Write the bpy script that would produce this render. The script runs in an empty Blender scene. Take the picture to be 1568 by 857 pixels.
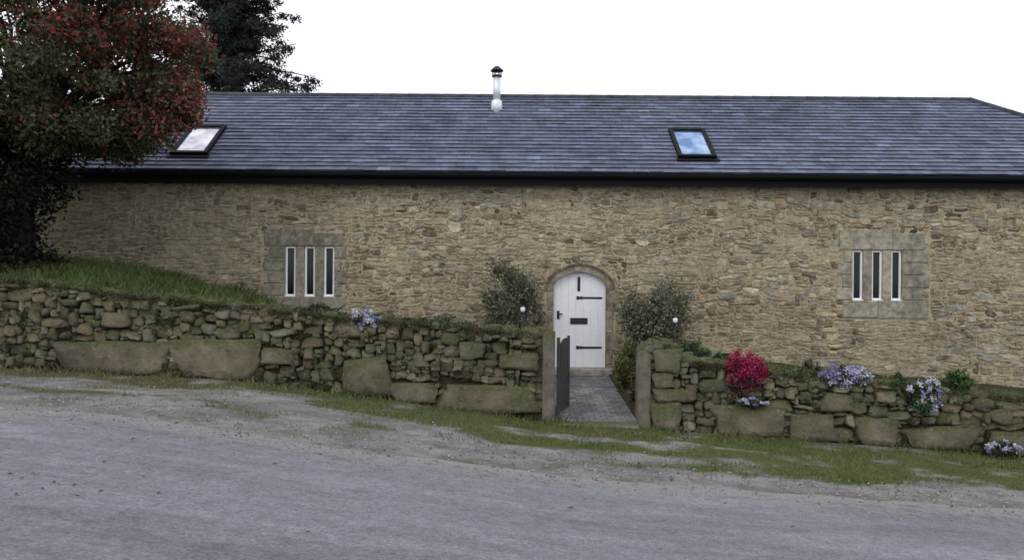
import bpy, math, random
import numpy as np
from mathutils import Vector, Matrix, noise
random.seed(7); rng=np.random.default_rng(7)
S=bpy.context.scene
# ------------------------------------------------------------------ helpers
def link(o,parent=None):
    S.collection.objects.link(o)
    if parent: o.parent=parent
    return o
def empty(name):
    e=bpy.data.objects.new(name,None); return link(e)
class MB:
    def __init__(s): s.v=[];s.f=[];s.c=[];s.m=[];s.sm=[]
    def add(s,vs,fs,col=(.5,.5,.5),mat=0,smooth=False):
        b=len(s.v); s.v.extend([tuple(v) for v in vs])
        if len(col) and hasattr(col[0],'__len__'): s.c.extend([tuple(c) for c in col])
        else: s.c.extend([tuple(col)]*len(vs))
        for f in fs:
            s.f.append([b+i for i in f]); s.m.append(mat); s.sm.append(smooth)
    def box(s,x0,x1,y0,y1,z0,z1,col=(.5,.5,.5),mat=0,bev=0.0):
        if bev<=0:
            vs=[(x,y,z) for x in(x0,x1) for y in(y0,y1) for z in(z0,z1)]
            s.add(vs,[(0,1,3,2),(4,6,7,5),(0,4,5,1),(2,3,7,6),(0,2,6,4),(1,5,7,3)],col,mat)
        else:
            b=min(bev,(x1-x0)*.3,(y1-y0)*.45,(z1-z0)*.3)
            def ring(y,i): return [(x0+i,y,z0+i),(x1-i,y,z0+i),(x1-i,y,z1-i),(x0+i,y,z1-i)]
            vs=ring(y0,b)+ring(y0+b,0)+ring(y1-b,0)+ring(y1,b)
            fs=[(0,1,2,3),(15,14,13,12)]
            for r in range(3):
                for k in range(4):
                    k2=(k+1)%4; fs.append((r*4+k,(r+1)*4+k,(r+1)*4+k2,r*4+k2))
            s.add(vs,fs,col,mat)
    def build(s,name,mats,parent=None):
        me=bpy.data.meshes.new(name); me.from_pydata(s.v,[],s.f)
        for m in mats: me.materials.append(m)
        a=me.color_attributes.new("Col",'FLOAT_COLOR','POINT')
        arr=np.ones((len(s.v),4),dtype=np.float32); arr[:,:3]=np.array(s.c,dtype=np.float32)
        a.data.foreach_set("color",arr.ravel())
        me.polygons.foreach_set("material_index",s.m); me.polygons.foreach_set("use_smooth",s.sm)
        me.update()
        return link(bpy.data.objects.new(name,me),parent)
def tube(mb,pts,rads,col,mat=0,n=8):
    vs=[];fs=[]
    pts=[Vector(p) for p in pts]
    for i,p in enumerate(pts):
        d=(pts[min(i+1,len(pts)-1)]-pts[max(i-1,0)]).normalized()
        a=d.orthogonal().normalized() if abs(d.z)<.95 else Vector((1,0,0)); b=d.cross(a).normalized(); a=b.cross(d)
        for k in range(n):
            t=2*math.pi*k/n; vs.append(p+(a*math.cos(t)+b*math.sin(t))*rads[i])
    for i in range(len(pts)-1):
        for k in range(n):
            k2=(k+1)%n; fs.append((i*n+k,i*n+k2,(i+1)*n+k2,(i+1)*n+k))
    fs.append(tuple(range(n))[::-1]); fs.append(tuple(range((len(pts)-1)*n,len(pts)*n)))
    mb.add(vs,fs,col,mat,True)
def limb(mb,p0,p1,r0,r1,col,mat=0,sag=.15,n=6,seg=5):
    p0=Vector(p0);p1=Vector(p1);L=(p1-p0).length
    o=Vector((random.uniform(-1,1),random.uniform(-1,1),random.uniform(-.2,1)))*L*sag
    pts=[];rs=[]
    for i in range(seg+1):
        t=i/seg; pts.append(p0.lerp(p1,t)+o*math.sin(math.pi*t)); rs.append(r0+(r1-r0)*t)
    tube(mb,pts,rs,col,mat,n)
def leaves(mb,P,size,col,mat,aspect=.5,updir=None):
    n=len(P)
    u=rng.normal(size=(n,3)); 
    if updir is not None: u=u*(1-updir)+np.array([0,0,1])*updir*1.5
    u/=np.linalg.norm(u,axis=1)[:,None]
    w=rng.normal(size=(n,3)); v=np.cross(u,w); v/=np.linalg.norm(v,axis=1)[:,None]
    s=np.asarray(size)[:,None]
    V=np.stack([P-u*s*.5,P+v*s*.5*aspect,P+u*s*.5,P-v*s*.5*aspect],axis=1).reshape(-1,3)
    b=len(mb.v)
    mb.v.extend(map(tuple,V.tolist())); mb.c.extend(map(tuple,np.repeat(col,4,axis=0).tolist()))
    idx=(np.arange(n*4)+b).reshape(-1,4).tolist()
    mb.f.extend(idx); mb.m.extend([mat]*n); mb.sm.extend([False]*n)
# ------------------------------------------------------------------ materials
def newmat(name,rough=.9,spec=.3):
    m=bpy.data.materials.new(name); m.use_nodes=True; nt=m.node_tree
    b=nt.nodes["Principled BSDF"]; b.inputs["Roughness"].default_value=rough
    b.inputs["Specular IOR Level"].default_value=spec
    return m,nt,b
def N(nt,t,**kw):
    n=nt.nodes.new(t)
    for k,v in kw.items():
        if k in n.inputs: n.inputs[k].default_value=v
        else: setattr(n,k,v)
    return n
def L(nt,a,b): nt.links.new(a,b)
def ramp(nt,src,stops):
    r=nt.nodes.new("ShaderNodeValToRGB"); L(nt,src,r.inputs[0])
    e=r.color_ramp.elements
    while len(e)<len(stops): e.new(.5)
    for i,(p,c) in enumerate(stops): e[i].position=p; e[i].color=(c[0],c[1],c[2],1) if hasattr(c,'__len__') else (c,c,c,1)
    return r.outputs[0]
def mix(nt,f,a,b,mode='MIX'):
    m=nt.nodes.new("ShaderNodeMix"); m.data_type='RGBA'; m.blend_type=mode
    for s,k in((f,0),(a,6),(b,7)):
        if isinstance(s,(int,float)): m.inputs[k].default_value=s
        elif isinstance(s,tuple): m.inputs[k].default_value=(s[0],s[1],s[2],1)
        else: L(nt,s,m.inputs[k])
    return m.outputs[2]
def math_(nt,op,a,b=0.0,clamp=False):
    m=nt.nodes.new("ShaderNodeMath"); m.operation=op; m.use_clamp=clamp
    for s,k in((a,0),(b,1)):
        if isinstance(s,(int,float)): m.inputs[k].default_value=s
        else: L(nt,s,m.inputs[k])
    return m.outputs[0]
def noi(nt,scale,detail=6,rough=.6,vec=None):
    n=N(nt,"ShaderNodeTexNoise"); n.inputs["Scale"].default_value=scale; n.inputs["Detail"].default_value=detail; n.inputs["Roughness"].default_value=rough
    if vec is None: vec=N(nt,"ShaderNodeTexCoord").outputs["Object"]
    L(nt,vec,n.inputs["Vector"]); return n.outputs[0]
def bump(nt,b,h,strength=.5,dist=.02):
    n=N(nt,"ShaderNodeBump"); n.inputs["Strength"].default_value=strength; n.inputs["Distance"].default_value=dist
    L(nt,h,n.inputs["Height"]); L(nt,n.outputs[0],b.inputs["Normal"])
def colmat(name,rough=.9,var=(.7,1.3),vs=12,bs=40,bstr=.4,bdist=.01,moss=0.0,spec=.25,stain=True,lichen=0.0):
    m,nt,b=newmat(name,rough,spec)
    a=N(nt,"ShaderNodeAttribute"); a.attribute_name="Col"
    n=noi(nt,vs,7,.65)
    c=mix(nt,1.0,a.outputs["Color"],ramp(nt,n,[(.25,var[0]),(.75,var[1])]),'MULTIPLY')
    if stain:
        n3=noi(nt,.55,4,.6); c=mix(nt,1.0,c,ramp(nt,n3,[(.3,(.76,.76,.76)),(.7,(1.12,1.12,1.1))]),'MULTIPLY')
        n4=noi(nt,2.3,5,.7); c=mix(nt,1.0,c,ramp(nt,n4,[(.33,(.66,.66,.65)),(.55,(1.02,1.02,1.02))]),'MULTIPLY')
    if lichen>0:
        fl=ramp(nt,noi(nt,4.5,8,.75),[(.52,0.0),(.66,1.0)]); c=mix(nt,math_(nt,'MULTIPLY',fl,lichen),c,(.43,.41,.33))
    if moss>0:
        g=N(nt,"ShaderNodeNewGeometry"); sx=N(nt,"ShaderNodeSeparateXYZ"); L(nt,g.outputs["Normal"],sx.inputs[0])
        mm=math_(nt,'ADD',math_(nt,'MULTIPLY',sx.outputs[2],.35),math_(nt,'MULTIPLY',noi(nt,3.5,6,.7),1.0))
        f=ramp(nt,mm,[(.62-.12*moss,0.0),(.80-.1*moss,1.0)])
        mc=ramp(nt,noi(nt,25,4),[(.3,(.036,.044,.018)),(.7,(.115,.122,.048))])
        c=mix(nt,math_(nt,'MULTIPLY',f,.88),c,mc)
        fl=ramp(nt,noi(nt,11,6,.7),[(.60,0.0),(.68,1.0)]); c=mix(nt,math_(nt,'MULTIPLY',fl,.5),c,(.34,.33,.28))
    L(nt,c,b.inputs["Base Color"])
    bump(nt,b,noi(nt,bs,8,.7),bstr,bdist)
    return m
M_stone=colmat("rubble_stone",var=(.45,1.5),vs=9,bs=24,bstr=.8,bdist=.025,lichen=.35)
M_granite=colmat("granite",var=(.75,1.22),vs=16,bs=50,bstr=.4)
M_field=colmat("field_stone",var=(.45,1.45),vs=7,bs=18,bstr=.9,bdist=.035,moss=1.5)
M_post=colmat("gate_granite",var=(.5,1.35),vs=7,bs=25,bstr=.6,moss=.9)
M_slate=colmat("slate",rough=.7,var=(.8,1.2),vs=5,bs=50,bstr=.25,spec=.25)
M_pave=colmat("paving",var=(.7,1.25),vs=12,bs=50,bstr=.4)
M_bark=colmat("bark",var=(.5,1.4),vs=14,bs=20,bstr=.8,bdist=.03)
def leafmat(name,rough=.55,tr=.25):
    m,nt,b=newmat(name,rough,.25)
    a=N(nt,"ShaderNodeAttribute"); a.attribute_name="Col"
    L(nt,a.outputs["Color"],b.inputs["Base Color"])
    t=N(nt,"ShaderNodeBsdfTranslucent"); L(nt,a.outputs["Color"],t.inputs[0])
    mx=N(nt,"ShaderNodeMixShader"); mx.inputs[0].default_value=tr
    L(nt,b.outputs[0],mx.inputs[1]); L(nt,t.outputs[0],mx.inputs[2])
    L(nt,mx.outputs[0],nt.nodes["Material Output"].inputs[0])
    return m
M_leaf=leafmat("leaf",.65); M_grass=leafmat("grass_blade",.7,.2); M_petal=leafmat("petal",.7,.3)
def plain(name,c,rough=.5,metal=0,spec=.5,nv=.12,ns=8):
    m,nt,b=newmat(name,rough,spec); b.inputs["Metallic"].default_value=metal
    L(nt,mix(nt,1.0,c,ramp(nt,noi(nt,ns,5),[(.3,1-nv),(.7,1+nv)]),'MULTIPLY'),b.inputs["Base Color"])
    return m
M_mortar,nt,b=newmat("lime_mortar",.95,.2)
c=ramp(nt,noi(nt,6,8,.7),[(.25,(.27,.22,.14)),(.5,(.43,.365,.24)),(.8,(.56,.49,.35))])
c=mix(nt,1.0,c,ramp(nt,noi(nt,.5,4),[(.3,.75),(.7,1.1)]),'MULTIPLY')
L(nt,c,b.inputs["Base Color"]); bump(nt,b,noi(nt,35,8,.7),.7,.02)
M_black=plain("black_gutter",(.004,.004,.005),.6,spec=.15)
M_white=plain("white_paint",(.82,.83,.86),.45,nv=.04)
M_iron=plain("black_iron",(.012,.012,.013),.5)
M_wood=plain("weathered_wood",(.055,.053,.052),.8,nv=.4,ns=14)
M_glass=plain("dark_glass",(.006,.007,.008),.08,spec=.35)
M_sky_glass,nt,b=newmat("rooflight_glass",.12,.8); b.inputs["Metallic"].default_value=.75
L(nt,ramp(nt,noi(nt,2.2,2),[(.4,(.10,.20,.42)),(.68,(.45,.58,.78))]),b.inputs["Base Color"])
M_sky_glass2,nt,b=newmat("rooflight_glass_sky_reflection",.12,.8); b.inputs["Metallic"].default_value=.75
L(nt,ramp(nt,noi(nt,2.2,2),[(.35,(.35,.33,.38)),(.62,(.8,.8,.84))]),b.inputs["Base Color"])  # whitish sky reflection painted into this pane's colour
M_steel=plain("flue_steel",(.72,.74,.78),.4,metal=.35)
M_soil,nt,b=newmat("soil",.95,.2)
L(nt,ramp(nt,noi(nt,9,8,.7),[(.3,(.02,.016,.01)),(.55,(.055,.048,.026)),(.8,(.06,.07,.026))]),b.inputs["Base Color"])
bump(nt,b,noi(nt,20,8,.7),.8,.04)
# ------------------------------------------------------------------ terrain
XW=[-400,-30,-15,-8.26,-4.05,.5,4.38,8.26,15,30,400]
ZW=[2.0,1.9,.92,.385,.165,-.42,-.67,-.95,-1.42,-2.2,-2.6]
def zw(x): return np.interp(x,XW,ZW)
def gz(x,y): return zw(x)+.055*(12.9-np.clip(y,4.0,14.0))
def nz(x,y,s,o=0): return noise.noise(Vector((x*s+o,y*s,o*1.7)))
def grass_mask(x,y):
    lo=np.interp(x,[-12,-8,-4,-1.5,-.4,.4,3,8,14],[11.4,11.3,11.1,10.5,9.6,9.2,8.9,8.6,8.6])+.9*nz(x,y,.7,3)+.45*nz(x,y,3,5)
    m=np.clip((y-lo)/.7,0,1)
    m*=1-.9*math.exp(-(((x-1.6)/1.1)**2+((y-9.8)/.4)**2))
    p=math.exp(-(((x+2.4)/1.7)**2+((y-9.7)/.5)**2)); m=max(m,p*np.clip(.5+1.8*nz(x,y,1.6,9),0,1))
    p2=np.clip((1.0-abs(y-10.2)/1.6),0,1)*np.clip(2.6*nz(x,y*2.2,.9,31)-.05,0,1)*.85; m=max(m,p2)
    if y>13: m=1
    m*=np.clip(.85+1.0*nz(x,y,1.3,11)+.5*nz(x,y,4,13),.15,1)
    return float(m)
def axis(lo,hi,step,far):
    a=list(np.arange(lo,hi+1e-6,step)); 
    out=[];v=lo;d=step
    while v>-far: d*=1.5; v-=d; out.append(v)
    out=out[::-1]; up=[];v=hi;d=step
    while v<far: d*=1.5; v+=d; up.append(v)
    return out+a+up
xs=axis(-14,14,.14,400); ys=axis(4.0,14.0,.1,420)
nx,ny=len(xs),len(ys)
mb=MB(); vs=[];cs=[]
for y in ys:
    for x in xs:
        near=(-14<=x<=14 and 8<=y<=14)
        h=float(gz(x,y))
        if near and y>8.7: h+=(.03*nz(x,y,1.2,2)+.012*nz(x,y,4,2))*min(1,(y-8.7))
        vs.append((x,y,h))
        g=grass_mask(x,y) if near else (1.0 if y>8.7 else 0.0)
        br=float(np.interp(x,[-6,1],[1,0]))
        cs.append((g,br,0))
fs=[(j*nx+i,j*nx+i+1,(j+1)*nx+i+1,(j+1)*nx+i) for j in range(ny-1) for i in range(nx-1)]
mb.add(vs,fs,cs,0,True)
M_ground,nt,b=newmat("verge_ground",.95,.15)
a=N(nt,"ShaderNodeAttribute"); a.attribute_name="Col"; sp=N(nt,"ShaderNodeSeparateColor"); L(nt,a.outputs["Color"],sp.inputs[0])
n1=noi(nt,8,9,.75); n2=noi(nt,45,5,.7); n0=noi(nt,1.4,5,.6); n5=noi(nt,3.2,7,.7)
f=math_(nt,'ADD',sp.outputs[0],math_(nt,'MULTIPLY',math_(nt,'SUBTRACT',n1,.5),1.5)); f=ramp(nt,f,[(.3,0.0),(.7,1.0)])
grav=mix(nt,1.0,ramp(nt,n2,[(.3,(.12,.116,.114)),(.5,(.25,.243,.24)),(.72,(.43,.42,.41))]),ramp(nt,n0,[(.35,.62),(.65,1.1)]),'MULTIPLY')
grav=mix(nt,ramp(nt,n5,[(.48,0.0),(.66,.65)]),grav,(.115,.10,.06))
grG=ramp(nt,n1,[(.3,(.04,.048,.015)),(.6,(.09,.11,.035)),(.8,(.17,.155,.08))])
grB=ramp(nt,n1,[(.3,(.055,.046,.026)),(.6,(.125,.108,.058)),(.8,(.11,.12,.045))])
c=mix(nt,f,grav,mix(nt,sp.outputs[1],grG,grB)); L(nt,c,b.inputs["Base Color"])
bump(nt,b,n2,.8,.03)
mb.build("ground",[M_ground])
# road sheet
mb=MB(); vs=[];cs=[]; rx=[x for x in xs if -90<x<90]
ry=[-30,-12,-4,0,2,4]+[4+.25*i for i in range(1,15)]
for x in rx:
    e=8.2+.25*nz(x,0,.35,4)+.12*nz(x,0,1.7,8)+.06*nz(x,0,5,8)
    row=sorted(ry+[7.5+(e-7.5)*t for t in(.3,.5,.7,.85,1)])
    for y in row:
        t=max(0,min(1,(y-(e-1.3))/1.3)); vs.append((x,y,float(gz(x,y))+.014-(.012*t**6))); cs.append((t,0,0))
m_=len(row)
fs=[(i*m_+j,(i+1)*m_+j,(i+1)*m_+j+1,i*m_+j+1) for i in range(len(rx)-1) for j in range(m_-1)]
mb.add(vs,fs,cs,0,True)
M_road,nt,b=newmat("road_surface",.9,.2)
a=N(nt,"ShaderNodeAttribute"); a.attribute_name="Col"; sp=N(nt,"ShaderNodeSeparateColor"); L(nt,a.outputs["Color"],sp.inputs[0])
tc=N(nt,"ShaderNodeTexCoord").outputs["Object"]; mp=N(nt,"ShaderNodeMapping"); mp.inputs["Scale"].default_value=(.3,1.7,1); L(nt,tc,mp.inputs[0])
n2=noi(nt,60,5,.75); n0=noi(nt,1.1,7,.7,mp.outputs[0]); n1=noi(nt,7,7,.7); n6=noi(nt,26,7,.8)
c=mix(nt,1.0,ramp(nt,n2,[(.3,(.13,.132,.148)),(.7,(.31,.313,.34))]),ramp(nt,n0,[(.3,.66),(.7,1.2)]),'MULTIPLY')
c=mix(nt,1.0,c,ramp(nt,n1,[(.3,.78),(.7,1.14)]),'MULTIPLY')
c=mix(nt,1.0,c,ramp(nt,n6,[(.34,.62),(.55,1.08)]),'MULTIPLY')
g2=mix(nt,ramp(nt,n1,[(.5,0.0),(.7,.6)]),ramp(nt,n2,[(.3,(.135,.128,.122)),(.7,(.40,.39,.38))]),(.13,.115,.08))
f=ramp(nt,math_(nt,'ADD',sp.outputs[0],math_(nt,'MULTIPLY',math_(nt,'SUBTRACT',n1,.5),2.4)),[(.4,0.0),(1.0,1.0)])
L(nt,mix(nt,f,c,g2),b.inputs["Base Color"]); bump(nt,b,n6,.6,.02)
mb.build("road",[M_road])
# gravel stones
mb=MB()
for i in range(12000):
    x=random.uniform(-11,11); y=random.choice([random.uniform(7.0,12.0),random.uniform(7.4,9.2),random.uniform(4.8,8)])
    if random.random()<grass_mask(x,y)*.9: continue
    if x>3 and y>9.2: continue
    r=random.choice([.006,.009,.012,.018])*random.uniform(.7,1.3)*(.6 if y<7.2 else 1); z=float(gz(x,y))+.014; a0=random.uniform(0,3)
    g=random.uniform(.10,.36); col=(g,g*.97,g*.97)
    vs=[(x+r*math.cos(a0+t*1.57)*random.uniform(.7,1.2),y+r*math.sin(a0+t*1.57)*random.uniform(.7,1.2),z-r*.3) for t in range(4)]+[(x+random.uniform(-.3,.3)*r,y,z+r*.6)]
    mb.add(vs,[(0,1,4),(1,2,4),(2,3,4),(3,0,4)],col)
mb.build("loose_gravel",[M_granite])
mb=MB()
for i in range(60):
    if i<40: x=random.gauss(-3.3,.5); y=random.gauss(5.3,.35)
    else: x=random.uniform(-6,6); y=random.uniform(4.8,7.5)
    z=float(gz(x,y))+.022; r=random.uniform(.006,.022)
    a0=random.uniform(0,6.3); vs=[(x+r*1.6*math.cos(a0),y+r*1.6*math.sin(a0),z),(x-r*.5*math.sin(a0),y+r*.5*math.cos(a0),z+.008),(x-r*1.6*math.cos(a0),y-r*1.6*math.sin(a0),z),(x+r*.5*math.sin(a0),y-r*.5*math.cos(a0),z+.004)]
    mb.add(vs,[(0,1,2,3)],(.035,.033,.03))
mb.build("fallen_leaves",[M_leaf])
# ------------------------------------------------------------------ packing + house stones
def pack(W,H,cw,ch,blocked,sizes,fixed=()):
    nx_,nz_=int(W/cw),int(H/ch); occ=np.zeros((nx_,nz_),bool)
    for i in range(nx_):
        for j in range(nz_):
            if blocked((i+.5)*cw,(j+.5)*ch): occ[i,j]=True
    out=[]
    for (a,b_,c_,d_) in fixed:
        i0,i1,j0,j1=int(a/cw),int(b_/cw),int(c_/ch),int(d_/ch)
        occ[max(i0,0):i1,max(j0,0):j1]=True
    def place(i,j,w,h):
        ww=0
        while ww<w and i+ww<nx_ and not occ[i+ww,j]: ww+=1
        if i+ww<nx_ and not occ[i+ww,j] and (i+ww+1>=nx_ or occ[i+ww+1,j]): ww+=1
        hh=0
        while hh<h and j+hh<nz_ and not occ[i:i+ww,j+hh].any(): hh+=1
        occ[i:i+ww,j:j+hh]=True; out.append((i*cw,(i+ww)*cw,j*ch,(j+hh)*ch)); return ww
    for q in range(int(nx_*nz_/140)):
        i=random.randrange(nx_-8); j=random.randrange(nz_-4); w,h=random.choice([(5,3),(7,3),(6,4),(4,3),(3,3)])
        if not occ[i:i+w,j:j+h].any(): place(i,j,w,h)
    for j in range(nz_):
        i=0
        while i<nx_:
            if occ[i,j]: i+=1; continue
            w,h=random.choice(sizes); w=max(1,int(w*random.uniform(.6,1.4)))
            i+=place(i,j,w,h)
    return out
house=empty("stone_house")
HX0,HX1=-11.6,14.55; FY=17.0; ZB=-2.0; ZE=3.98
wins=[(-4.83,-3.78,-5.33,-3.50,1.20,2.93),(7.24,8.29,6.89,8.88,1.08,3.0)]
WZ0,WZ1=1.475,2.535
DX0,DX1,SPR,APX=.89,2.005,1.68,2.04; DC=(DX0+DX1)/2; DH=(DX1-DX0)/2
def arch(off,n=16):
    pts=[]
    a=DH+off; r=APX-SPR+off
    for i in range(n+1):
        t=math.pi*(1-i/n); x=math.cos(t); 
        z=(max(0,math.sin(t))**.9)*.86+.14*(1-abs(x))
        pts.append((DC+a*x,SPR+r*z))
    return pts
def in_door(x,z,off=.2):
    if abs(x-DC)>DH+off: return False
    if z<SPR: return True
    u=(x-DC)/(DH+off); return z<SPR+(APX-SPR+off)*math.sqrt(max(0,1-u*u))
def blocked(u,w):
    x=HX0+u; z=-1.0+w
    for wn in wins:
        if wn[2]<x<wn[3] and wn[4]<z<wn[5]: return True
    return in_door(x,z) and z>-.3
sizes=[(5,2)]*5+[(7,2)]*3+[(4,1)]*6+[(2,1)]*3+[(6,3)]*2+[(3,2)]*5+[(2,2)]*3+[(8,2)]*1+[(4,3)]*3+[(8,1)]*3
st=pack(HX1-HX0,4.95,.05,.047,blocked,sizes)
pal=[(.43,.36,.25),(.37,.31,.21),(.49,.41,.275),(.33,.285,.215),(.40,.36,.28),(.27,.215,.15),(.44,.325,.195),(.54,.48,.36),(.37,.35,.29),(.13,.10,.075),(.20,.15,.11)]
wt=[6,6,5,6,6,4,1.2,3.5,6,2.2,2.5]
def warp(x,z):
    v=noise.noise_vector(Vector((x*.9,z*1.3,3.1))); w=noise.noise_vector(Vector((x*3.1,z*4.0,8.1)))
    return x+.07*v.x+.045*w.x, z+.10*v.y+.05*w.y
def stone(mb,x0,x1,z0,z1,yf,col,gap=.007,relief=.024,jit=.4):
    w=x1-x0;h=z1-z0; g=gap*random.uniform(.5,2.2); x0+=g;x1-=g;z0+=g;z1-=g
    if x1-x0<.02 or z1-z0<.012: return
    cc=[(random.uniform(.04,.32)*w if w<.2 else random.uniform(.01,.07),random.uniform(.08,.42)*h) for _ in range(4)]
    m0=x0+w*random.uniform(.35,.65); m1=x0+w*random.uniform(.35,.65)
    P=[(x0+cc[0][0],z0),(m0,z0),(x1-cc[1][0],z0),(x1,z0+cc[1][1]),(x1,z1-cc[2][1]),(x1-cc[2][0],z1),(m1,z1),(x0+cc[3][0],z1),(x0,z1-cc[3][1]),(x0,z0+cc[0][1])]
    jx,jz=jit*min(w,.12),jit*min(h,.07)
    P=[(p[0]+random.uniform(-jx,jx)*.5,p[1]+random.uniform(-jz,jz)*.55) for p in P]
    P=[warp(*p) for p in P]
    mx=sum(p[0] for p in P)/10; mz=sum(p[1] for p in P)/10
    r=relief*random.uniform(.2,1.3); n=10; k=1-min(.014/max(h*.5,.02),.35)
    back=[(p[0],yf+.03,p[1]) for p in P]; mid=[(p[0],yf-r*.4,p[1]) for p in P]
    tx_,tz_=random.uniform(-.03,.03),random.uniform(-.1,.06)
    fr=[]
    for p in P:
        qx,qz=mx+(p[0]-mx)*(1-.014/max(w*.5,.04)),mz+(p[1]-mz)*k
        fr.append((qx,yf-r+(qx-mx)*tx_+(qz-mz)*tz_+random.uniform(-.004,.004),qz))
    fs=[]
    for i in range(n):
        j=(i+1)%n; fs+= [(i,j,n+j,n+i),(n+i,n+j,2*n+j,2*n+i)]
    fs.append(tuple(range(2*n,3*n)))
    mb.add(back+mid+fr,fs,col)
mb=MB(); mort=np.array((.44,.375,.26))
for (a,b_,c_,d_) in st:
    c=np.array(random.choices(pal,wt)[0])*random.uniform(.68,1.22); x=HX0+a; zc=-1+c_
    sm=max(0,min(.75,.18+1.1*noise.noise(Vector((x*.8,zc*1.1,20)))+random.uniform(-.2,.3)))
    c=c*(1-sm)+mort*sm*random.uniform(.85,1.1)
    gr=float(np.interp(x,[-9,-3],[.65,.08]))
    c=c*(1-gr)+np.array((.225,.205,.15))*gr  # stones greyer and darker to the left: weathering plus tree shade painted in
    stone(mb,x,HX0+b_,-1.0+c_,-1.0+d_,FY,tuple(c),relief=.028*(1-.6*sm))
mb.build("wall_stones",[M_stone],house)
mb=MB()
def quad(x0,x1,z0,z1,y=FY):
    if x1-x0>1e-4 and z1-z0>1e-4: mb.add([(x0,y,z0),(x1,y,z0),(x1,y,z1),(x0,y,z1)],[(0,1,2,3)])
cols=sorted([(wn[0],wn[1],WZ0,WZ1) for wn in wins]+[(DX0-.1,DX1+.1,-.35,APX+.13)])
x=HX0
for (a,b_,c_,d_) in cols:
    quad(x,a,ZB,ZE); quad(a,b_,ZB,c_); quad(a,b_,d_,ZE); x=b_
quad(x,HX1,ZB,ZE)
ar=arch(.1)
for (p,q) in zip(ar[:-1],ar[1:]):
    mb.add([(p[0],FY,p[1]),(q[0],FY,q[1]),(q[0],FY,APX+.13),(p[0],FY,APX+.13)],[(0,1,2,3)])
BY=23.0
mb.add([(HX0,FY,ZB),(HX0,BY,ZB),(HX1,BY,ZB),(HX1,FY,ZB),(HX0,FY,ZE),(HX0,BY,ZE),(HX1,BY,ZE),(HX1,FY,ZE)],[(0,4,5,1),(1,5,6,2),(2,6,7,3)])
mb.box(HX0+.1,HX1-.1,FY+.3,BY-.1,ZB,ZE-.05)
mb.build("mortar_walls",[M_mortar],house)
# window surrounds
gc=lambda: tuple(np.array((.36,.33,.26))*random.uniform(.75,1.12))
mb=MB(); mw=MB(); mg=MB()
for (a,b_,sx0,sx1,sz0,sz1) in wins:
    y0=FY-.02; q0=len(mb.c)
    def blk(x0,x1,z0,z1,yy=y0):
        q=lambda: random.uniform(.002,.012)
        mb.box(x0+q(),x1-q(),yy-random.uniform(0,.008),FY+.2,z0+q(),z1-q(),gc(),0,.012)
    m1=(sx0+sx1)/2
    blk(sx0+.05,m1+.2,WZ1,sz1-.03); blk(m1+.2,sx1-.1,WZ1,sz1-.1); blk(sx0+.14,m1-.1,sz0+.02,WZ0); blk(m1-.1,sx1-.03,sz0,WZ0)
    h=(WZ1-WZ0)/4
    for k in range(4):
        o=[.0,.13,.04,.16][k]; o2=[.12,.0,.15,.03][k]; blk(sx0+o,a,WZ0+k*h,WZ0+(k+1)*h); blk(b_,sx1-o2,WZ0+k*h,WZ0+(k+1)*h)
    sw=.225; gp=((b_-a)-3*sw)/2
    for k in range(3):
        u0=a+k*(sw+gp); u1=u0+sw
        if k<2: mb.box(u1,u1+gp,FY-.01,FY+.2,WZ0,WZ1,gc(),0,.008)
        yf=FY+.035; t=.042
        mw.box(u0,u0+t,yf,yf+.06,WZ0,WZ1,bev=.004); mw.box(u1-t,u1,yf,yf+.06,WZ0,WZ1,bev=.004)
        mw.box(u0+t,u1-t,yf,yf+.06,WZ0,WZ0+t,bev=.004); mw.box(u0+t,u1-t,yf,yf+.06,WZ1-t,WZ1,bev=.004)
        mg.box(u0+t,u1-t,yf+.035,yf+.05,WZ0+t,WZ1-t)
        mw.box(u0,u1,FY-.02,yf,WZ0-.012,WZ0+.012)
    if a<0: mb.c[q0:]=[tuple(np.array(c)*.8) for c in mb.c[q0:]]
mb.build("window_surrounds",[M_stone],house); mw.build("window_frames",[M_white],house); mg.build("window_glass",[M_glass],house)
mb=MB()
for (a,b_,sx0,sx1,sz0,sz1) in wins:
    for (u0,u1,v0,v1) in ((sx0,sx0+.16,sz0,sz1),(sx1-.16,sx1,sz0,sz1),(sx0,sx1,sz1-.1,sz1)):
        z=v0
        while z<v1-.03:
            h=random.uniform(.06,.11); x=u0
            while x<u1-.03:
                w=min(random.uniform(.08,.2),u1-x)
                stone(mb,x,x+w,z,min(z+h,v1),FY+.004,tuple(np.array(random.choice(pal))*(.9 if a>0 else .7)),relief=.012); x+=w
            z+=h
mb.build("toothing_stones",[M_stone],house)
# door surround
mb=MB(); gd=lambda: tuple(np.array((.33,.285,.215))*random.uniform(.75,1.15))
z=-.35; k=0
while z<SPR-.01:
    h=min([.42,.3,.36,.48][k%4],SPR-z)
    e=.14+.1*(k%2)
    mb.box(DX0-e,DX0,FY-.03,FY+.2,z+.004,z+h-.004,gd(),0,.01); mb.box(DX1,DX1+.38-e,FY-.03,FY+.2,z+.004,z+h-.004,gd(),0,.01)
    z+=h;k+=1
ai,ao=arch(0,18),arch(.14,18); ao2=arch(.185,18)
for s in range(9):
    c=gd(); 
    for i in (2*s,2*s+1):
        p,q,r,t=ai[i],ai[i+1],ao[i+1],ao[i]
        mb.add([(p[0],FY-.035,p[1]),(q[0],FY-.035,q[1]),(r[0],FY-.035,r[1]),(t[0],FY-.035,t[1]),(p[0],FY+.2,p[1]),(q[0],FY+.2,q[1]),(r[0],FY+.02,r[1]),(t[0],FY+.02,t[1])],[(0,1,2,3),(0,4,5,1),(3,2,6,7)],c)
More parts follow.
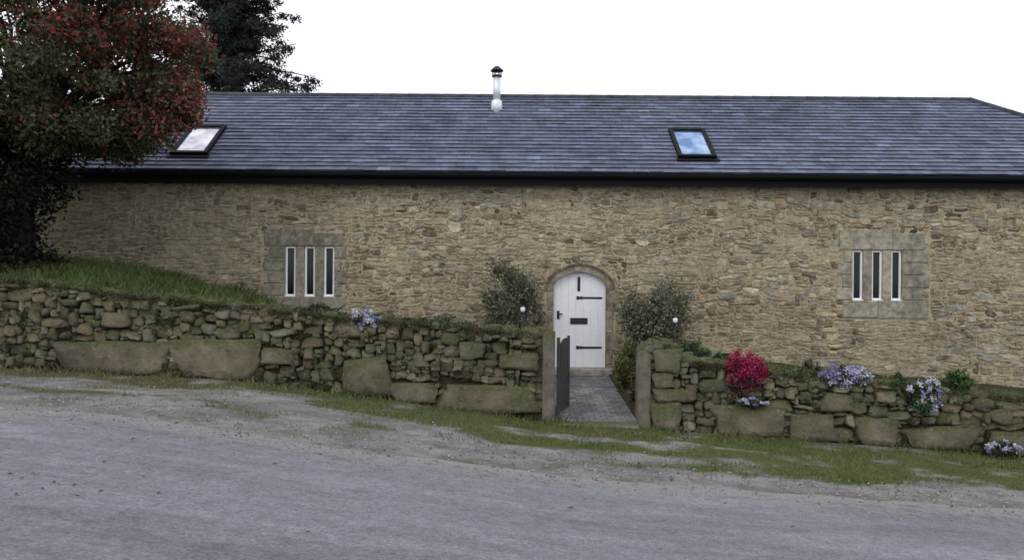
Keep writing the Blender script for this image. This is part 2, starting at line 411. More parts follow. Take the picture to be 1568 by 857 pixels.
for i in range(18):
    p,q,r,t=ao[i],ao[i+1],ao2[i+1],ao2[i]
    mb.add([(p[0],FY-.065,p[1]),(q[0],FY-.065,q[1]),(r[0],FY-.065,r[1]),(t[0],FY-.065,t[1]),(p[0],FY,p[1]),(q[0],FY,q[1]),(r[0],FY,r[1]),(t[0],FY,t[1])],[(0,1,2,3),(0,4,5,1),(3,2,6,7)],(.17,.135,.10))
mb.box(DX0-.12,DX1+.12,FY-.28,FY+.2,-.16,-.0,(.33,.31,.27),0,.015)
mb.build("door_surround",[M_stone],house)
mb=MB(); yd=FY+.09; npl=7
def ztop(x):
    u=(x-DC)/DH; u=max(-1,min(1,u)); s=math.sqrt(1-u*u); return SPR+(APX-SPR)*((s**.9)*.86+.14*(1-abs(u)))
pw=(DX1-DX0)/npl
for k in range(npl):
    x0=DX0+k*pw+.003; x1=DX0+(k+1)*pw-.003
    sub=[x0+(x1-x0)*t/5 for t in range(6)]
    fr=[(x,yd,.0) for x in sub]+[(x,yd,ztop(x)+.01) for x in sub]
    mb.add(fr,[(i,i+1,7+i,6+i) for i in range(5)])
    mb.add([(x0,yd,0),(x0,yd+.02,0),(x0,yd+.02,ztop(x0)),(x0,yd,ztop(x0)),(x1,yd,0),(x1,yd+.02,0),(x1,yd+.02,ztop(x1)),(x1,yd,ztop(x1))],[(0,1,2,3),(4,5,6,7)])
mb.box(DX0,DX1,yd+.012,yd+.06,0,SPR); mb.box(DX0+.12,DX1-.12,yd+.012,yd+.06,SPR,APX-.06)
mb.build("door_leaf",[M_white],house)
mb=MB(); yi=yd-.012
for zz in (1.48,.42):
    mb.box(1.42,1.93,yi,yd,zz-.02,zz+.02); mb.box(1.38,1.44,yi-.001,yd,zz-.035,zz+.035); mb.box(1.47,1.50,yi-.001,yd,zz-.035,zz+.035)
mb.box(1.25,1.62,yi-.004,yd,.92,1.05); mb.box(1.40,1.46,yi,yd,1.62,1.90)
mb.box(.965,1.02,yi,yd,1.02,1.2); mb.box(.975,1.08,yi-.05,yi-.02,1.12,1.145); mb.box(.975,1.0,yi-.03,yi,1.12,1.145)
mb.add([(1.40,yi,1.90),(1.46,yi,1.90),(1.43,yi,1.95)],[(0,1,2)])
mb.build("door_ironwork",[M_iron],house)
# ------------------------------------------------------------------ roof
EY,EZ,RY,RZ=16.68,4.10,20.0,6.42
ER0,ER1=-11.85,14.75; RR0,RR1=-8.5,11.4
mb=MB(); rows=22
def xl(t): return ER0+(RR0-ER0)*t
def xr(t): return ER1+(RR1-ER1)*t
nn=Vector((0,-(RZ-EZ),RY-EY)).normalized()
for r in range(rows):
    t0=r/rows; t1=min(1,(r+1.12)/rows); off=(r%2)*.15; x=ER0-.3+off
    rk=random.uniform(.9,1.1)
    while x<ER1+.3:
        w=.3; a=x+.0025;b_=x+w-.0025; x+=w
        q0=max(a,xl(t0));q1=min(b_,xr(t0));p0=max(a,xl(t1));p1=min(b_,xr(t1))
        if q1-q0<.01: continue
        if p1<p0: p0=p1=(p0+p1)/2
        j=random.uniform(-.003,.005); k=random.uniform(.78,1.2)*rk; tt=random.random()
        if random.random()<.04: k*=1.3
        c=((.112+.014*tt)*k,(.132+.006*tt)*k,(.205-.012*tt)*k)
        dz=random.uniform(-.004,.004)
        def pt(xx,t,o): return (xx,EY+(RY-EY)*t+nn.y*o,EZ+(RZ-EZ)*t+nn.z*o)
        lo=.030+j
        mb.add([pt(q0,t0+dz*.5,lo),pt(q1,t0+dz*.5,lo),pt(p1,t1,.006),pt(p0,t1,.006)],[(0,1,2,3)],c)
        mb.add([pt(q0,t0,-.0),pt(q1,t0,-.0),pt(q1,t0+dz*.5,lo),pt(q0,t0+dz*.5,lo)],[(0,1,2,3)],(c[0]*.35,c[1]*.35,c[2]*.35))
sl=(.11,.125,.16)
mb.add([(ER0,EY,EZ-.01),(ER1,EY,EZ-.01),(RR1,RY,RZ-.01),(RR0,RY,RZ-.01),(ER0,2*RY-EY,EZ-.01),(ER1,2*RY-EY,EZ-.01)],[(0,1,2,3),(1,5,2),(5,4,3,2),(4,0,3)],sl)
mb.add([(ER0,EY,EZ-.03),(ER1,EY,EZ-.03),(ER1,2*RY-EY,EZ-.03),(ER0,2*RY-EY,EZ-.03)],[(3,2,1,0)],(.05,.05,.05))
mb.build("slate_roof",[M_slate],house)
mb=MB()
def cap(p,q,r=.085):
    p=Vector(p);q=Vector(q);n=max(1,int((q-p).length/.45))
    for i in range(n):
        a=p.lerp(q,i/n); b_=p.lerp(q,(i+1.06)/n); k=random.uniform(.8,1.15)
        tube(mb,[a,b_],[r*1.02,r*.96],(.075*k,.08*k,.10*k),0,8)
cap((RR0,RY,RZ-.01),(RR1,RY,RZ-.01)); cap((RR1,RY,RZ),(ER1,EY,EZ)); cap((RR0,RY,RZ),(ER0,EY,EZ))
mb.build("ridge_tiles",[M_slate],house)
mb=MB()
mb.box(ER0+.05,ER1-.05,EY+.06,EY+.09,ZE-.15,EZ-.035)
mb.box(ER0+.05,ER1-.05,EY+.09,FY+.05,ZE-.10,ZE-.08)
n=10; pts=[]
for i in range(n+1):
    t=math.pi*i/n; pts.append((EY+.0-.065*math.cos(t)-.01,EZ-.03-.075*math.sin(t)-.03))
for i in range(n):
    (y0,z0),(y1,z1)=pts[i],pts[i+1]; mb.add([(ER0,y0,z0),(ER1,y0,z0),(ER1,y1,z1),(ER0,y1,z1)],[(0,1,2,3)],smooth=True)
mb.box(ER0,ER1,EY-.078,EY-.06,EZ-.075,EZ-.035)
mb.build("gutter_and_fascia",[M_black],house)
def roof_pt(x,t,o): return Vector((x,EY+(RY-EY)*t+nn.y*o,EZ+(RZ-EZ)*t+nn.z*o))
def rbox(mb,x0,x1,t0,t1,o0,o1,mat=0):
    vs=[roof_pt(x,t,o) for x in(x0,x1) for t in(t0,t1) for o in(o0,o1)]
    mb.add(vs,[(0,1,3,2),(4,6,7,5),(0,4,5,1),(2,3,7,6),(0,2,6,4),(1,5,7,3)],mat=mat)
for (xc,w,gm) in((3.97,.41,M_sky_glass),(-6.97,.40,M_sky_glass2)):
    mb=MB(); t0,t1=.155,.51; f=.085; ft=f/4.05
    rbox(mb,xc-w,xc-w+f,t0,t1,0,.10);rbox(mb,xc+w-f,xc+w,t0,t1,0,.10)
    rbox(mb,xc-w+f,xc+w-f,t0,t0+ft,0,.098);rbox(mb,xc-w+f,xc+w-f,t1-ft*1.4,t1,0,.11)
    rbox(mb,xc-w-.05,xc+w+.05,t0-.03,t0,.0,.045)
    rbox(mb,xc-w+f,xc+w-f,t0+ft,t1-ft*1.4,.02,.07,1)
    mb.build("rooflight",[M_black,gm],house)
mb=MB(); fx,fy=-.40,19.38
tube(mb,[(fx,fy-.02,5.82),(fx,fy-.02,6.16),(fx,fy-.02,6.2)],[.15,.13,.09],(.5,.5,.5),0,16)
tube(mb,[(fx,fy,6.1),(fx,fy,6.80)],[.09,.09],(.5,.5,.5),0,16)
tube(mb,[(fx,fy,6.76),(fx,fy,6.80),(fx,fy,6.81)],[.12,.12,.05],(.5,.5,.5),1,12)
for k in range(6):
    a0=k*math.pi/3; tube(mb,[(fx+.10*math.cos(a0),fy+.10*math.sin(a0),6.79),(fx+.10*math.cos(a0),fy+.10*math.sin(a0),6.91)],[.015,.015],(.5,.5,.5),1,5)
tube(mb,[(fx,fy,6.90),(fx,fy,6.93),(fx,fy,7.02)],[.16,.15,.05],(.5,.5,.5),1,12)
mb.build("flue",[M_steel,M_iron],house)
# ------------------------------------------------------------------ garden beds
def top(x): return float(np.interp(x,[-15,-8.26,-6.2,-4.05,-1.94,.48,.5,2.28,2.62,2.95,4.38,8.26,15],[2.15,1.76,1.54,1.32,1.13,.94,.94,.80,.80,.50,.34,-.04,-.6]))+.04*nz(x,0,1.3,44)
GX0,GX1=.73,2.02
def pz(y): return -.42+(y-12.9)*(.27/3.8)
def bedz(x,y):
    t=max(0,min(1,(y-13.2)/3.6))
    if x<GX0+.05:
        z=top(x)-.10; bank=np.interp(x,[-15,-9,-7.2,-6,-4.8,-3],[.36,.38,.32,.14,0,-.1]); z+=bank*math.sin(min(1,t*1.6)*math.pi/2)
        k=np.interp(x,[-2.5,GX0+.05],[0,1]); z=z*(1-k*t)+k*t*.15
        d=GX0-x
    else:
        z=top(x)-.10; k=np.interp(x,[GX1-.1,4],[1,0]); z=z*(1-k*t)+k*t*.05
        d=x-GX1
    e=max(0,min(1,d/.55)); e=e*e*(3-2*e)
    z=z*e+(pz(y)+.03)*(1-e)
    return float(z+.05*nz(x,y,1.5,6)*e)
def bed(x0,x1,name):
    mb=MB(); X=np.linspace(x0,x1,int((x1-x0)/.12)+2); Y=list(np.linspace(13.15,17.02,20))
    vs=[(x,y,bedz(x,y)) for y in Y for x in X]; n=len(X)
    fs=[(j*n+i,j*n+i+1,(j+1)*n+i+1,(j+1)*n+i) for j in range(len(Y)-1) for i in range(n-1)]
    for xx,idx in((x0,0),(x1,n-1)):
        s0=len(vs)
        for j,y in enumerate(Y): vs.append((xx,y,-2))
        for j in range(len(Y)-1): fs.append((j*n+idx,(j+1)*n+idx,s0+j+1,s0+j))
    mb.add(vs,fs,smooth=False); mb.build(name,[M_soil])
bed(-15,GX0-.02,"garden_bed"); bed(GX1+.02,15,"garden_bed")
mb=MB()
y=12.92; r=0
while y<16.68:
    x=GX0-.05+(r%2)*.1-.2
    while x<GX1+.05:
        a=max(x,GX0-.05);b_=min(x+.2,GX1+.08)
        if b_-a>.04:
            k=random.uniform(.7,1.2); c=(.20*k,.20*k,.21*k); j=random.uniform(-.004,.004)
            g=.008; z0,z1=pz(y)+j,pz(y+.13)+j
            mb.add([(a+g,y+g,z0),(b_-g,y+g,z0),(b_-g,y+.13-g,z1),(a+g,y+.13-g,z1),(a,y,z0-.02),(b_,y,z0-.02),(b_,y+.13,z1-.02),(a,y+.13,z1-.02)],[(0,1,2,3),(4,5,1,0),(6,7,3,2),(5,6,2,1),(7,4,0,3)],c)
        x+=.2
    y+=.13; r+=1
mb.add([(GX0-.1,12.9,pz(12.9)-.012),(GX1+.1,12.9,pz(12.9)-.012),(GX1+.1,16.99,pz(16.99)-.012),(GX0-.1,16.99,pz(16.99)-.012)],[(0,1,2,3)],(.06,.058,.05))
mb.build("path",[M_pave])
mb=MB(); mb.box(GX0,GX1,12.62,12.93,-.62,-.42,(.24,.23,.20),0,.02); mb.build("gate_threshold",[M_post])
# ------------------------------------------------------------------ garden wall stones
g=np.linspace(-1,1,5); T=[];idx={};F=[]
def tv(p):
    k=tuple(round(c,4) for c in p)
    if k not in idx: idx[k]=len(T); T.append(k)
    return idx[k]
for ax in range(3):
    for s in(-1,1):
        for i in range(4):
            for j in range(4):
                q=[]
                for (u,v) in((g[i],g[j]),(g[i+1],g[j]),(g[i+1],g[j+1]),(g[i],g[j+1])):
                    p=[0,0,0]; p[ax]=s;p[(ax+1)%3]=u;p[(ax+2)%3]=v; q.append(tv(p))
                F.append(q if s>0 else q[::-1])
T=np.array(T); Tn=T/np.linalg.norm(T,axis=1)[:,None]
def blob(mb,c,h,col,round_=.3,amp=.09,mat=0,rot=.06,tap=1.0):
    q=T*(1-round_)+Tn*round_*1.15
    d=1+amp*(np.sin(q@rng.normal(size=(3,3))*2.2+rng.uniform(0,6,3)).sum(axis=1)/2)[:,None]+rng.normal(size=(len(T),1))*amp*.25
    q=q.copy(); tx1,tz1=random.uniform(-.28,.28)*tap,random.uniform(-.22,.22)*tap
    qx=q[:,0]*(1+tx1*q[:,2]*(1-round_*.3)); qz=q[:,2]*(1+tz1*q[:,0]); q[:,0]=qx;q[:,2]=qz
    q=q*d*np.array(h); a=random.uniform(-rot,rot)
    x=q[:,0]*math.cos(a)-q[:,2]*math.sin(a); z=q[:,0]*math.sin(a)+q[:,2]*math.cos(a)
    V=np.stack([x+c[0],q[:,1]+c[1],z+c[2]],axis=1); mb.add(V.tolist(),F,col,mat,True)
wpal=[(.25,.21,.145),(.19,.16,.11),(.29,.24,.165),(.23,.215,.165),(.145,.12,.085),(.34,.30,.225),(.25,.195,.125),(.20,.195,.15)]
def garden_wall(name,x0,x1,fixed):
    mb=MB(); H=1.6; W=x1-x0
    fx=[(a-x0,b_-x0,c_,d_) for (a,b_,c_,d_) in fixed]
    blk=lambda u,w: w>top(x0+u)-float(zw(x0+u))-.02
    szs=[(3,2)]*5+[(4,3)]*3+[(2,2)]*5+[(5,2)]*2+[(4,2)]*3+[(2,1)]*4+[(3,3)]*3+[(5,4)]*1+[(1,1)]*3
    st=pack(W,H,.07,.065,blk,szs,fx)
    for (a,b_,c_,d_) in st:
        xc=x0+(a+b_)/2; v=noise.noise_vector(Vector((xc*1.1,c_*1.6,5)))
        xc+=.08*v.x; zc=float(zw(xc))+(c_+d_)/2+.11*v.y
        k=random.uniform(.65,1.3); c=tuple(v_*k for v_ in random.choice(wpal))
        blob(mb,(xc+random.uniform(-.02,.02),13.0+random.uniform(-.03,.05),zc),((b_-a)/2*random.uniform(.88,1.06),random.uniform(.09,.16),(d_-c_)/2*random.uniform(.88,1.08)),c,random.uniform(.2,.5),.13,rot=.18)
    for (a,b_,c_,d_) in fixed:
        xc=(a+b_)/2; k=random.uniform(.85,1.15); c=tuple(v*k for v in (.235,.20,.145))
        zb=float(zw(xc))
        blob(mb,(xc,12.99,zb+(c_+d_)/2),((b_-a)/2*1.0,.17,(d_-c_)/2*.97),c,.22,.11,rot=.06,tap=.8)
    for i in range(int(W*16)):
        xc=random.uniform(x0,x1); hh=random.uniform(.02,1)*(top(xc)-float(zw(xc))); r=random.uniform(.02,.05)
        blob(mb,(xc,12.93+random.uniform(-.0,.03),float(zw(xc))+hh),(r*1.4,.05,r*.8),random.choice(wpal),.5,.15,rot=.5)
    x=x0
    while x<x1:
        w=random.uniform(.12,.40)
        for yy in (13.05,13.28,13.45):
            k=random.uniform(.7,1.2); c=tuple(v*k for v in random.choice(wpal))
            xm=x+w/2+random.uniform(-.05,.05); xm=min(max(xm,x0+w/2),x1-w/2)
            blob(mb,(xm,yy,top(xm)-.03+random.uniform(-.05,.06)),(w/2,.13,random.uniform(.05,.10)),c,.4,.12,rot=.15)
        x+=w
    for xe in((x1,) if x1<2 else (x0,)):
        z=float(zw(xe))
        while z<top(xe):
            h=random.uniform(.1,.2)
            for yy in(13.1,13.4): blob(mb,(xe,yy,z+h/2),(.1,.16,h/2),random.choice(wpal))
            z+=h
    X=np.linspace(x0,x1,int(W/.3)+2)
    for a,b_ in zip(X[:-1],X[1:]):
        vs=[]
        for xx in(a,b_):
            vs+=[(xx,13.0,float(zw(xx))-.4),(xx,13.5,float(zw(xx))-.4),(xx,13.5,top(xx)-.06),(xx,13.0,top(xx)-.06)]
        mb.add(vs,[(0,4,7,3),(3,7,6,2),(1,2,6,5)],(.06,.05,.03),1)
    for xe in(x0,x1):
        mb.add([(xe,13.0,float(zw(xe))-.4),(xe,13.5,float(zw(xe))-.4),(xe,13.5,top(xe)-.06),(xe,13.0,top(xe)-.06)],[(0,1,2,3)],(.06,.05,.03),1)
    return mb.build(name,[M_field,M_soil])
garden_wall("garden_wall",-15,.46,[(-7.26,-5.5,0,.52),(-5.4,-4.12,0,.66),(-2.74,-1.95,0,.65),(-1.93,-1.22,0,.33),(-1.19,.44,0,.46),(-.2,.43,.78,1.04),(-.85,-.42,.85,1.12),(-9.9,-8.9,.1,.5),(-4.0,-3.5,.35,.6),(-6.6,-6.15,.75,1.0)])
garden_wall("garden_wall",2.26,15,[(2.28,2.72,0,.45),(2.28,2.98,.46,.68),(2.28,2.62,.69,.92),(2.3,2.72,.93,1.3),(3.25,4.4,0,.48),(4.5,5.2,0,.42),(5.6,6.2,0,.46),(6.35,7.5,0,.40),(7.7,8.4,0,.42),(5.0,5.5,.5,.8)])
def slab(name,x0,x1,h):
    mb=MB(); zb=float(zw((x0+x1)/2)); q=T.copy(); d=rng.normal(size=q.shape)*.045
    q=(T*.88+Tn*.12*1.2+d)*np.array([(x1-x0)/2,.17,h/2+.15])
    mb.add((q+np.array([(x0+x1)/2,13.0,zb+h/2-.15])).tolist(),F,(.19,.17,.14),0,True); mb.build(name,[M_post])
slab("gate_post",.50,.70,1.42); slab("gate_post",2.04,2.25,1.26)
gate=MB(); h0=Vector((.755,12.98,0)); h1=Vector((1.00,13.95,0)); dr=(h1-h0).normalized(); Lg=(h1-h0).length; pn=Vector((dr.y,-dr.x,0))
def gbox(s0,s1,o0,o1,z0,z1):
    vs=[h0+dr*s+pn*o+Vector((0,0,z)) for s in(s0,s1) for o in(o0,o1) for z in(z0,z1)]
    gate.add(vs,[(0,1,3,2),(4,6,7,5),(0,4,5,1),(2,3,7,6),(0,2,6,4),(1,5,7,3)])
zb=-.33
gbox(0,.07,-.02,.02,zb,zb+1.25); gbox(Lg-.07,Lg,-.02,.02,zb,zb+1.22)
for zz in(zb+.12,zb+.6,zb+1.05): gbox(.07,Lg-.07,-.018,.012,zz,zz+.08)
for k in range(9):
    s=.1+k*(Lg-.24)/8; gbox(s,s+.06,.014,.032,zb+.03,zb+1.16+.05*math.sin(math.pi*k/8))
gate.build("garden_gate",[M_wood])
# ------------------------------------------------------------------ vegetation
def cloud(c,r,n,shell=.55):
    u=rng.normal(size=(n,3)); u/=np.linalg.norm(u,axis=1)[:,None]
    rad=(shell+(1-shell)*rng.random(n))**1.0
    return np.array(c)+u*rad[:,None]*np.array(r)
def jitcol(base,n,lo=.6,hi=1.4):
    return np.array(base)[None,:]*rng.uniform(lo,hi,size=(n,1))*rng.uniform(.9,1.1,size=(n,3))
# main tree
mb=MB(); bk=(.035,.03,.024); base=Vector((-9.3,14.7,1.6))
limb(mb,base,(-9.1,14.6,4.0),.40,.26,bk,1,.03,12,6)
fork=Vector((-9.1,14.6,3.9))
C=np.array([-8.5,14.2,5.8]); R=np.array([2.95,2.2,2.6])
for k in range(9):
    a0=k*2.399; e=C+np.array([math.cos(a0)*R[0]*.55,math.sin(a0)*R[1]*.6,random.uniform(-.3,.6)*R[2]])
    limb(mb,fork,e,.16,.04,bk,1,.12,7,6)
    for m in range(4):
        limb(mb,e*.6+np.array(fork)*.4,e+rng.normal(size=3)*.6,.05,.012,bk,1,.15,5,4)
extra=[(-6.35,14.0,4.45),(-6.15,14.1,4.75),(-6.0,13.9,5.1),(-5.95,14.2,5.5),(-6.5,14.0,4.2),(-6.9,14.1,4.15),(-6.2,14.2,4.45),(-5.9,14.0,5.9)]
for k in range(400):
    if k<len(extra): c=np.array(extra[k])
    else:
        u=rng.normal(size=3); u/=np.linalg.norm(u); rr=random.uniform(.3,1.0)**.5
        c=C+u*R*rr*(1+.10*noise.noise(Vector(u*2.3)))
        if c[2]<4.1 and c[0]>-8.6: c[2]=4.1+random.random()*.5
    r=random.uniform(.28,.54) if k>=len(extra) else .26; n=320 if k>=len(extra) else 200
    P=cloud(c,(r,r,r*.75),n,.2)
    red=noise.noise(Vector(c*.9)+Vector((4,1,2)))+.06*(c[2]-5.2)-.03*(c[0]+8.0)+.12
    bright=random.uniform(.6,1.4)*(1.0 if c[2]>4.3 else .7)  # low clumps darker: shade of the crown's underside painted into leaf colour
    col=jitcol((.064,.074,.036) ,n,.5,1.6)*bright
    if red>.0:
        m=rng.random(n)<min(.6,.18+red*.95); col[m]=jitcol((.19,.048,.036),m.sum(),.5,1.4)*bright
    elif random.random()<.5:
        m=rng.random(n)<.12; col[m]=jitcol((.17,.05,.035),m.sum(),.5,1.4)*bright
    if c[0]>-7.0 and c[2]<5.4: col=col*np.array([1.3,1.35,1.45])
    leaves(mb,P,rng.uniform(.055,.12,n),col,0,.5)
for k in range(130):
    c=np.array([random.uniform(-11,-8.35),14.4+random.gauss(0,.4),random.uniform(2.0,4.5)])
    if c[0]>-8.9 and c[2]<3.3 and random.random()<.5: c[0]-=.5
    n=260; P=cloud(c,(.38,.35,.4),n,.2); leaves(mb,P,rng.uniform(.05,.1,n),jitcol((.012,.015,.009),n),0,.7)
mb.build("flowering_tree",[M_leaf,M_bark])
# conifer
mb=MB(); tx,ty=-9.5,27.0
tube(mb,[(tx,ty,0),(tx+.1,ty,5),(tx,ty,9),(tx+.1,ty,14.2)],[.45,.35,.22,.03],(.05,.04,.035),1,10)
for k in range(185):
    z=random.uniform(6.5,14); rmax=2.85*np.interp(z,[5.5,8.5,9.5,11.3,14.2],[1,1.03,.75,.62,.06]); a0=random.uniform(0,2*math.pi)
    ln=rmax*random.uniform(.35,1.08); p0=Vector((tx,ty,z-.25)); p1=Vector((tx+math.cos(a0)*ln,ty+math.sin(a0)*ln,z+random.uniform(-.35,.45)))
    limb(mb,p0,p1,.05,.012,(.04,.033,.028),1,.05,5,4)
    for t in np.arange(.3,1.08,.14):
        c=np.array(p0.lerp(p1,float(t)))+rng.normal(size=3)*np.array([.22,.22,.15]); r=random.uniform(.25,.48)*(1.1-.25*t)
        n=95; P=cloud(c,(r,r,r*.55),n,.1); leaves(mb,P,rng.uniform(.09,.18,n),jitcol((.030,.040,.034),n,.5,1.5),0,.32,.2)
mb.build("conifer_tree",[M_leaf,M_bark])
def shrub(name,c,r,base,n=5200,ls=(.05,.1),zb=0,flowers=None,fn=0,asp=.4,clumps=26,fs=(.03,.05)):
    mb=MB(); c=np.array(c); r=np.array(r)
    for k in range(7):
        limb(mb,(c[0]+random.gauss(0,.04),c[1]+random.gauss(0,.04),zb),c+rng.normal(size=3)*r*.4,.02,.006,(.07,.055,.04),1,.1,5,4)
    for k in range(clumps):
        u=rng.normal(size=3); u/=np.linalg.norm(u); cc=c+u*r*random.uniform(.3,.92)
        m=n//clumps; P=cloud(cc,r*.34,m,.1); b_=random.uniform(.6,1.4)
        leaves(mb,P,rng.uniform(ls[0],ls[1],m),jitcol(base,m,.6,1.4)*b_,0,asp,.3)
    if flowers:
        for k in range(max(6,fn//40)):
            u=rng.normal(size=3); u/=np.linalg.norm(u); u[1]=-abs(u[1]); u[2]=u[2]*.8+.25
            cc=c+u*r*random.uniform(.7,1.0); P=cloud(cc,r*.24,40,.1)
            leaves(mb,P,rng.uniform(fs[0],fs[1],40),jitcol(random.choice(flowers),40,.7,1.25),2,.9)
    return mb.build(name,[M_leaf,M_bark,M_petal])
sg=(.155,.16,.105)
shrub("olive_shrub",(.0,16.1,1.34),(.68,.5,.96),sg,13500,zb=.2,clumps=70)
shrub("olive_shrub",(2.86,15.9,1.05),(.82,.55,.90),sg,17000,zb=0,clumps=85)
shrub("fern_plant",(3.15,13.7,.60),(.30,.22,.28),(.08,.13,.07),1800,zb=.35)
shrub("fern_plant",(3.65,13.6,.50),(.32,.2,.15),(.07,.11,.045),1000,zb=.3)
shrub("red_flowering_azalea",(3.76,12.98,.30),(.36,.28,.40),(.06,.045,.04),2400,zb=0,flowers=[(.36,.02,.08),(.46,.06,.16),(.24,.015,.05),(.40,.03,.10)],fn=4600,fs=(.025,.045))
lav=[(.42,.40,.62),(.58,.57,.72),(.30,.27,.52),(.72,.72,.80)]
def aub(x,y,z,rx,rz,fn=1200,green=(.065,.085,.045)): shrub("aubretia_plant",(x,y,z),(rx,.2,rz),green,int(3000*rx/.35),(.03,.06),z-.1,lav,fn,.5,18,(.018,.04))
aub(3.88,12.80,-.08,.24,.10,500); aub(5.4,13.0,.25,.46,.26,2000); aub(6.62,12.85,-.02,.30,.36,1000,(.055,.10,.035))
aub(7.75,12.68,-.80,.29,.19,1000); aub(-2.36,13.0,1.16,.26,.22,1100)
shrub("fern_plant",(7.3,13.1,.16),(.32,.22,.24),(.07,.12,.04),1700,zb=0)
shrub("fern_plant",(6.3,13.0,.12),(.2,.22,.26),(.07,.11,.045),1100,zb=0)
shrub("fern_plant",(4.85,13.1,.24),(.26,.2,.3),(.085,.09,.045),1400,zb=0)
shrub("fern_plant",(-.95,13.12,1.04),(.55,.22,.2),(.09,.11,.07),2300,zb=.8)
shrub("fern_plant",(-3.2,13.12,1.28),(.6,.22,.2),(.095,.11,.075),2600,zb=1.0)
shrub("fern_plant",(-1.75,13.1,1.12),(.35,.2,.13),(.085,.085,.05),1300,zb=.9)
shrub("fern_plant",(2.15,15.2,.20),(.25,.7,.45),(.10,.10,.04),2600,zb=-.2)
shrub("fern_plant",(2.2,13.9,.05),(.2,.4,.35),(.08,.085,.035),1500,zb=-.3)
shrub("fern_plant",(.45,15.3,.3),(.25,.6,.35),(.07,.08,.035),1500,zb=-.1)
mb=MB()
for k in range(760):
    x=random.choice([random.uniform(-9.5,.4),random.uniform(-9.5,.4),random.uniform(2.4,9.5)]); H=top(x)-float(zw(x)); h=random.choice([random.uniform(0,.12),random.uniform(.1,1)*H,H+.02])
    z=float(zw(x))+h; n=random.randint(25,100); r=random.uniform(.05,.17)
    P=cloud((x,12.86+random.uniform(0,.06),z),(r*1.4,.05,r*.8),n,.1)
    bc=random.choice([(.065,.085,.032),(.085,.09,.042),(.05,.065,.028),(.11,.095,.05),(.08,.066,.036)])
    leaves(mb,P,rng.uniform(.018,.045,n),jitcol(bc,n),0,.5,.2)
mb.build("wall_weeds",[M_leaf])
def blades(mb,pts,hs,cols,lean=.5):
    n=len(pts); a=rng.uniform(0,2*math.pi,n); w=hs*.09+.003
    d=np.stack([np.cos(a),np.sin(a),np.zeros(n)],axis=1)
    ln=rng.normal(size=(n,3))*lean; ln[:,2]=0
    tip=pts+np.array([0,0,1])*hs[:,None]+ln*hs[:,None]
    V=np.stack([pts-d*w[:,None],pts+d*w[:,None],tip],axis=1).reshape(-1,3); b=len(mb.v)
    mb.v.extend(map(tuple,V.tolist())); mb.c.extend(map(tuple,np.repeat(cols,3,axis=0).tolist()))
    mb.f.extend((np.arange(n*3)+b).reshape(-1,3).tolist()); mb.m.extend([0]*n); mb.sm.extend([False]*n)
mb=MB(); pts=[];hs=[];cl=[]
for i in range(95000):
    x=random.uniform(-10.5,10.5); y=random.uniform(8.3,12.95); g=grass_mask(x,y)
    if random.random()>g**1.2*(.3+1.3*max(0,nz(x,y,2.2,7)+.3)): continue
    near=max(0,(y-12.5)/.4)
    pts.append((x,y,float(gz(x,y))-.005)); hs.append(random.uniform(.02,.055)*(1+2.4*near*random.random())*(1+.8*max(0,nz(x,y,3,50))))
    t=nz(x,y,.9,20)*1.3+.45+random.uniform(-.3,.3); br=float(np.interp(x,[-6,0],[.75,.1]))
    ga=np.array((.095,.14,.038)); gb=np.array((.20,.175,.095)); k=min(1,max(0,br*.6+t*.5)); cl.append((ga*(1-k)+gb*k)*random.uniform(.6,1.3))
blades(mb,np.array(pts),np.array(hs),np.array(cl)); mb.build("verge_grass",[M_grass])
mb=MB(); pts=[];hs=[];cl=[]
for i in range(36000):
    x=random.uniform(-11,-4.8) if i%4 else random.uniform(-5,9.5); y=random.uniform(13.1,16.9)
    if GX0-.1<x<GX1+.1: continue
    d=float(np.interp(x,[-6.6,-5.2],[1,.3])) if x<GX0 else .6
    if random.random()>d*(.45+1.2*max(0,nz(x,y,1.8,70)+.4)): continue
    pts.append((x,y,bedz(x,y)-.02)); s=random.uniform(.06,.22) if x<-4.8 else random.uniform(.04,.12); hs.append(s*(1+.7*nz(x,y,2,80)))
    k=random.random()*.5+max(0,nz(x,y,1.1,90)); cl.append((np.array((.10,.155,.042))*(1-k*.6)+np.array((.15,.13,.07))*k*.6)*random.uniform(.5,1.35))
for i in range(9000):  # tufts rooted on the wall head
    x=random.uniform(-10.5,9.5)
    if .4<x<2.9 or nz(x,0,1.6,61)+.15+(.25 if x<-4 else 0)<random.uniform(-.1,.45): continue
    y=random.uniform(12.9,13.5); pts.append((x,y,top(x)-.02)); hs.append(random.uniform(.05,.17))
    k=random.random(); cl.append((np.array((.10,.145,.045))*(1-k*.6)+np.array((.15,.13,.07))*k*.6)*random.uniform(.5,1.3))
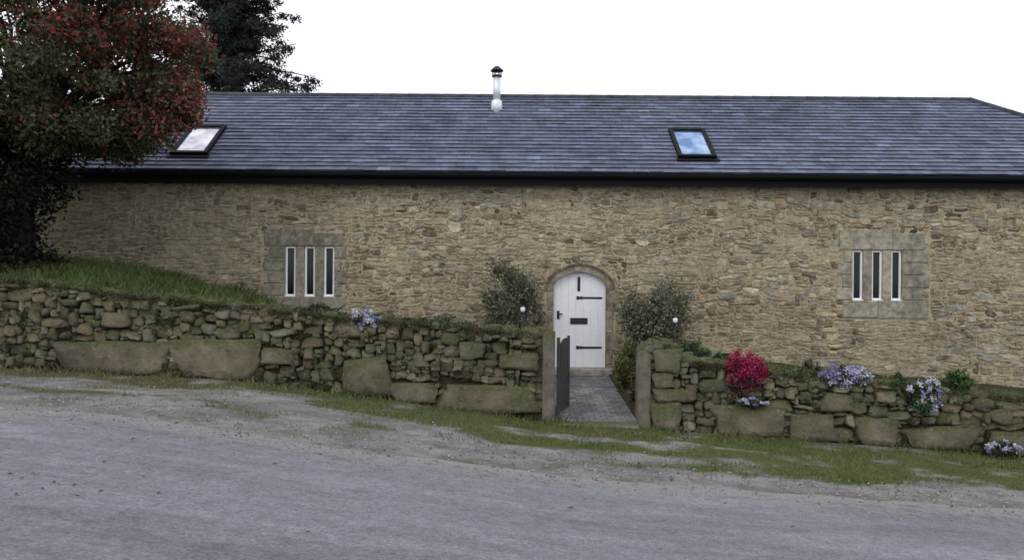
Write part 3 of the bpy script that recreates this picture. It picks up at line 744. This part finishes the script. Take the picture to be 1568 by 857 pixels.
blades(mb,np.array(pts),np.array(hs),np.array(cl),.5); mb.build("bank_grass",[M_grass])
for (x,y,zt) in((3.09,15.1+.0,1.12),(.21,15.2,1.30)):
    mb=MB(); tube(mb,[(x,y,bedz(x,y)-.1),(x,y,zt-.05)],[.012,.012],(.1,.1,.1),0,8)
    tube(mb,[(x,y,zt-.06),(x,y,zt-.03),(x,y,zt+.02),(x,y,zt+.05)],[.025,.045,.045,.025],(.8,.8,.8),1,12)
    tube(mb,[(x,y,zt+.05),(x,y,zt+.065),(x,y,zt+.08)],[.05,.04,.01],(.8,.8,.8),0,12)
    mb.build("garden_light",[M_iron,M_white])
# ------------------------------------------------------------------ light, world, camera
W=bpy.data.worlds.new("World"); S.world=W; W.use_nodes=True; nt=W.node_tree
bg=nt.nodes["Background"]; sky=nt.nodes.new("ShaderNodeTexSky"); sky.sky_type='NISHITA'; sky.sun_disc=False
el,az=math.radians(48),math.radians(205)
sky.sun_elevation=el; sky.sun_rotation=az; sky.dust_density=4; sky.air_density=1.2
mx=nt.nodes.new("ShaderNodeMix"); mx.data_type='RGBA'; mx.inputs[0].default_value=.9
nt.links.new(sky.outputs[0],mx.inputs[6]); mx.inputs[7].default_value=(9.6,9.9,10.5,1)
nt.links.new(mx.outputs[2],bg.inputs[0]); bg.inputs[1].default_value=.128
sd=bpy.data.lights.new("sun",'SUN'); sd.energy=.6; sd.angle=math.radians(30); sd.color=(1,.98,.95)
so=bpy.data.objects.new("sun",sd); link(so)
dirv=Vector((math.sin(az)*math.cos(el),math.cos(az)*math.cos(el),math.sin(el)))
so.rotation_euler=dirv.to_track_quat('Z','Y').to_euler()
cd=bpy.data.cameras.new("camera"); cd.lens=28.1; cd.sensor_width=36; cd.clip_end=2000
co=bpy.data.objects.new("camera",cd); link(co)
co.matrix_world=Matrix.Translation((0,0,1.85))@Matrix.Rotation(math.radians(90),4,'X')@Matrix.Rotation(math.radians(.4),4,'Z')
S.camera=co
S.view_settings.view_transform='Standard'; S.view_settings.look='None'; S.view_settings.exposure=0
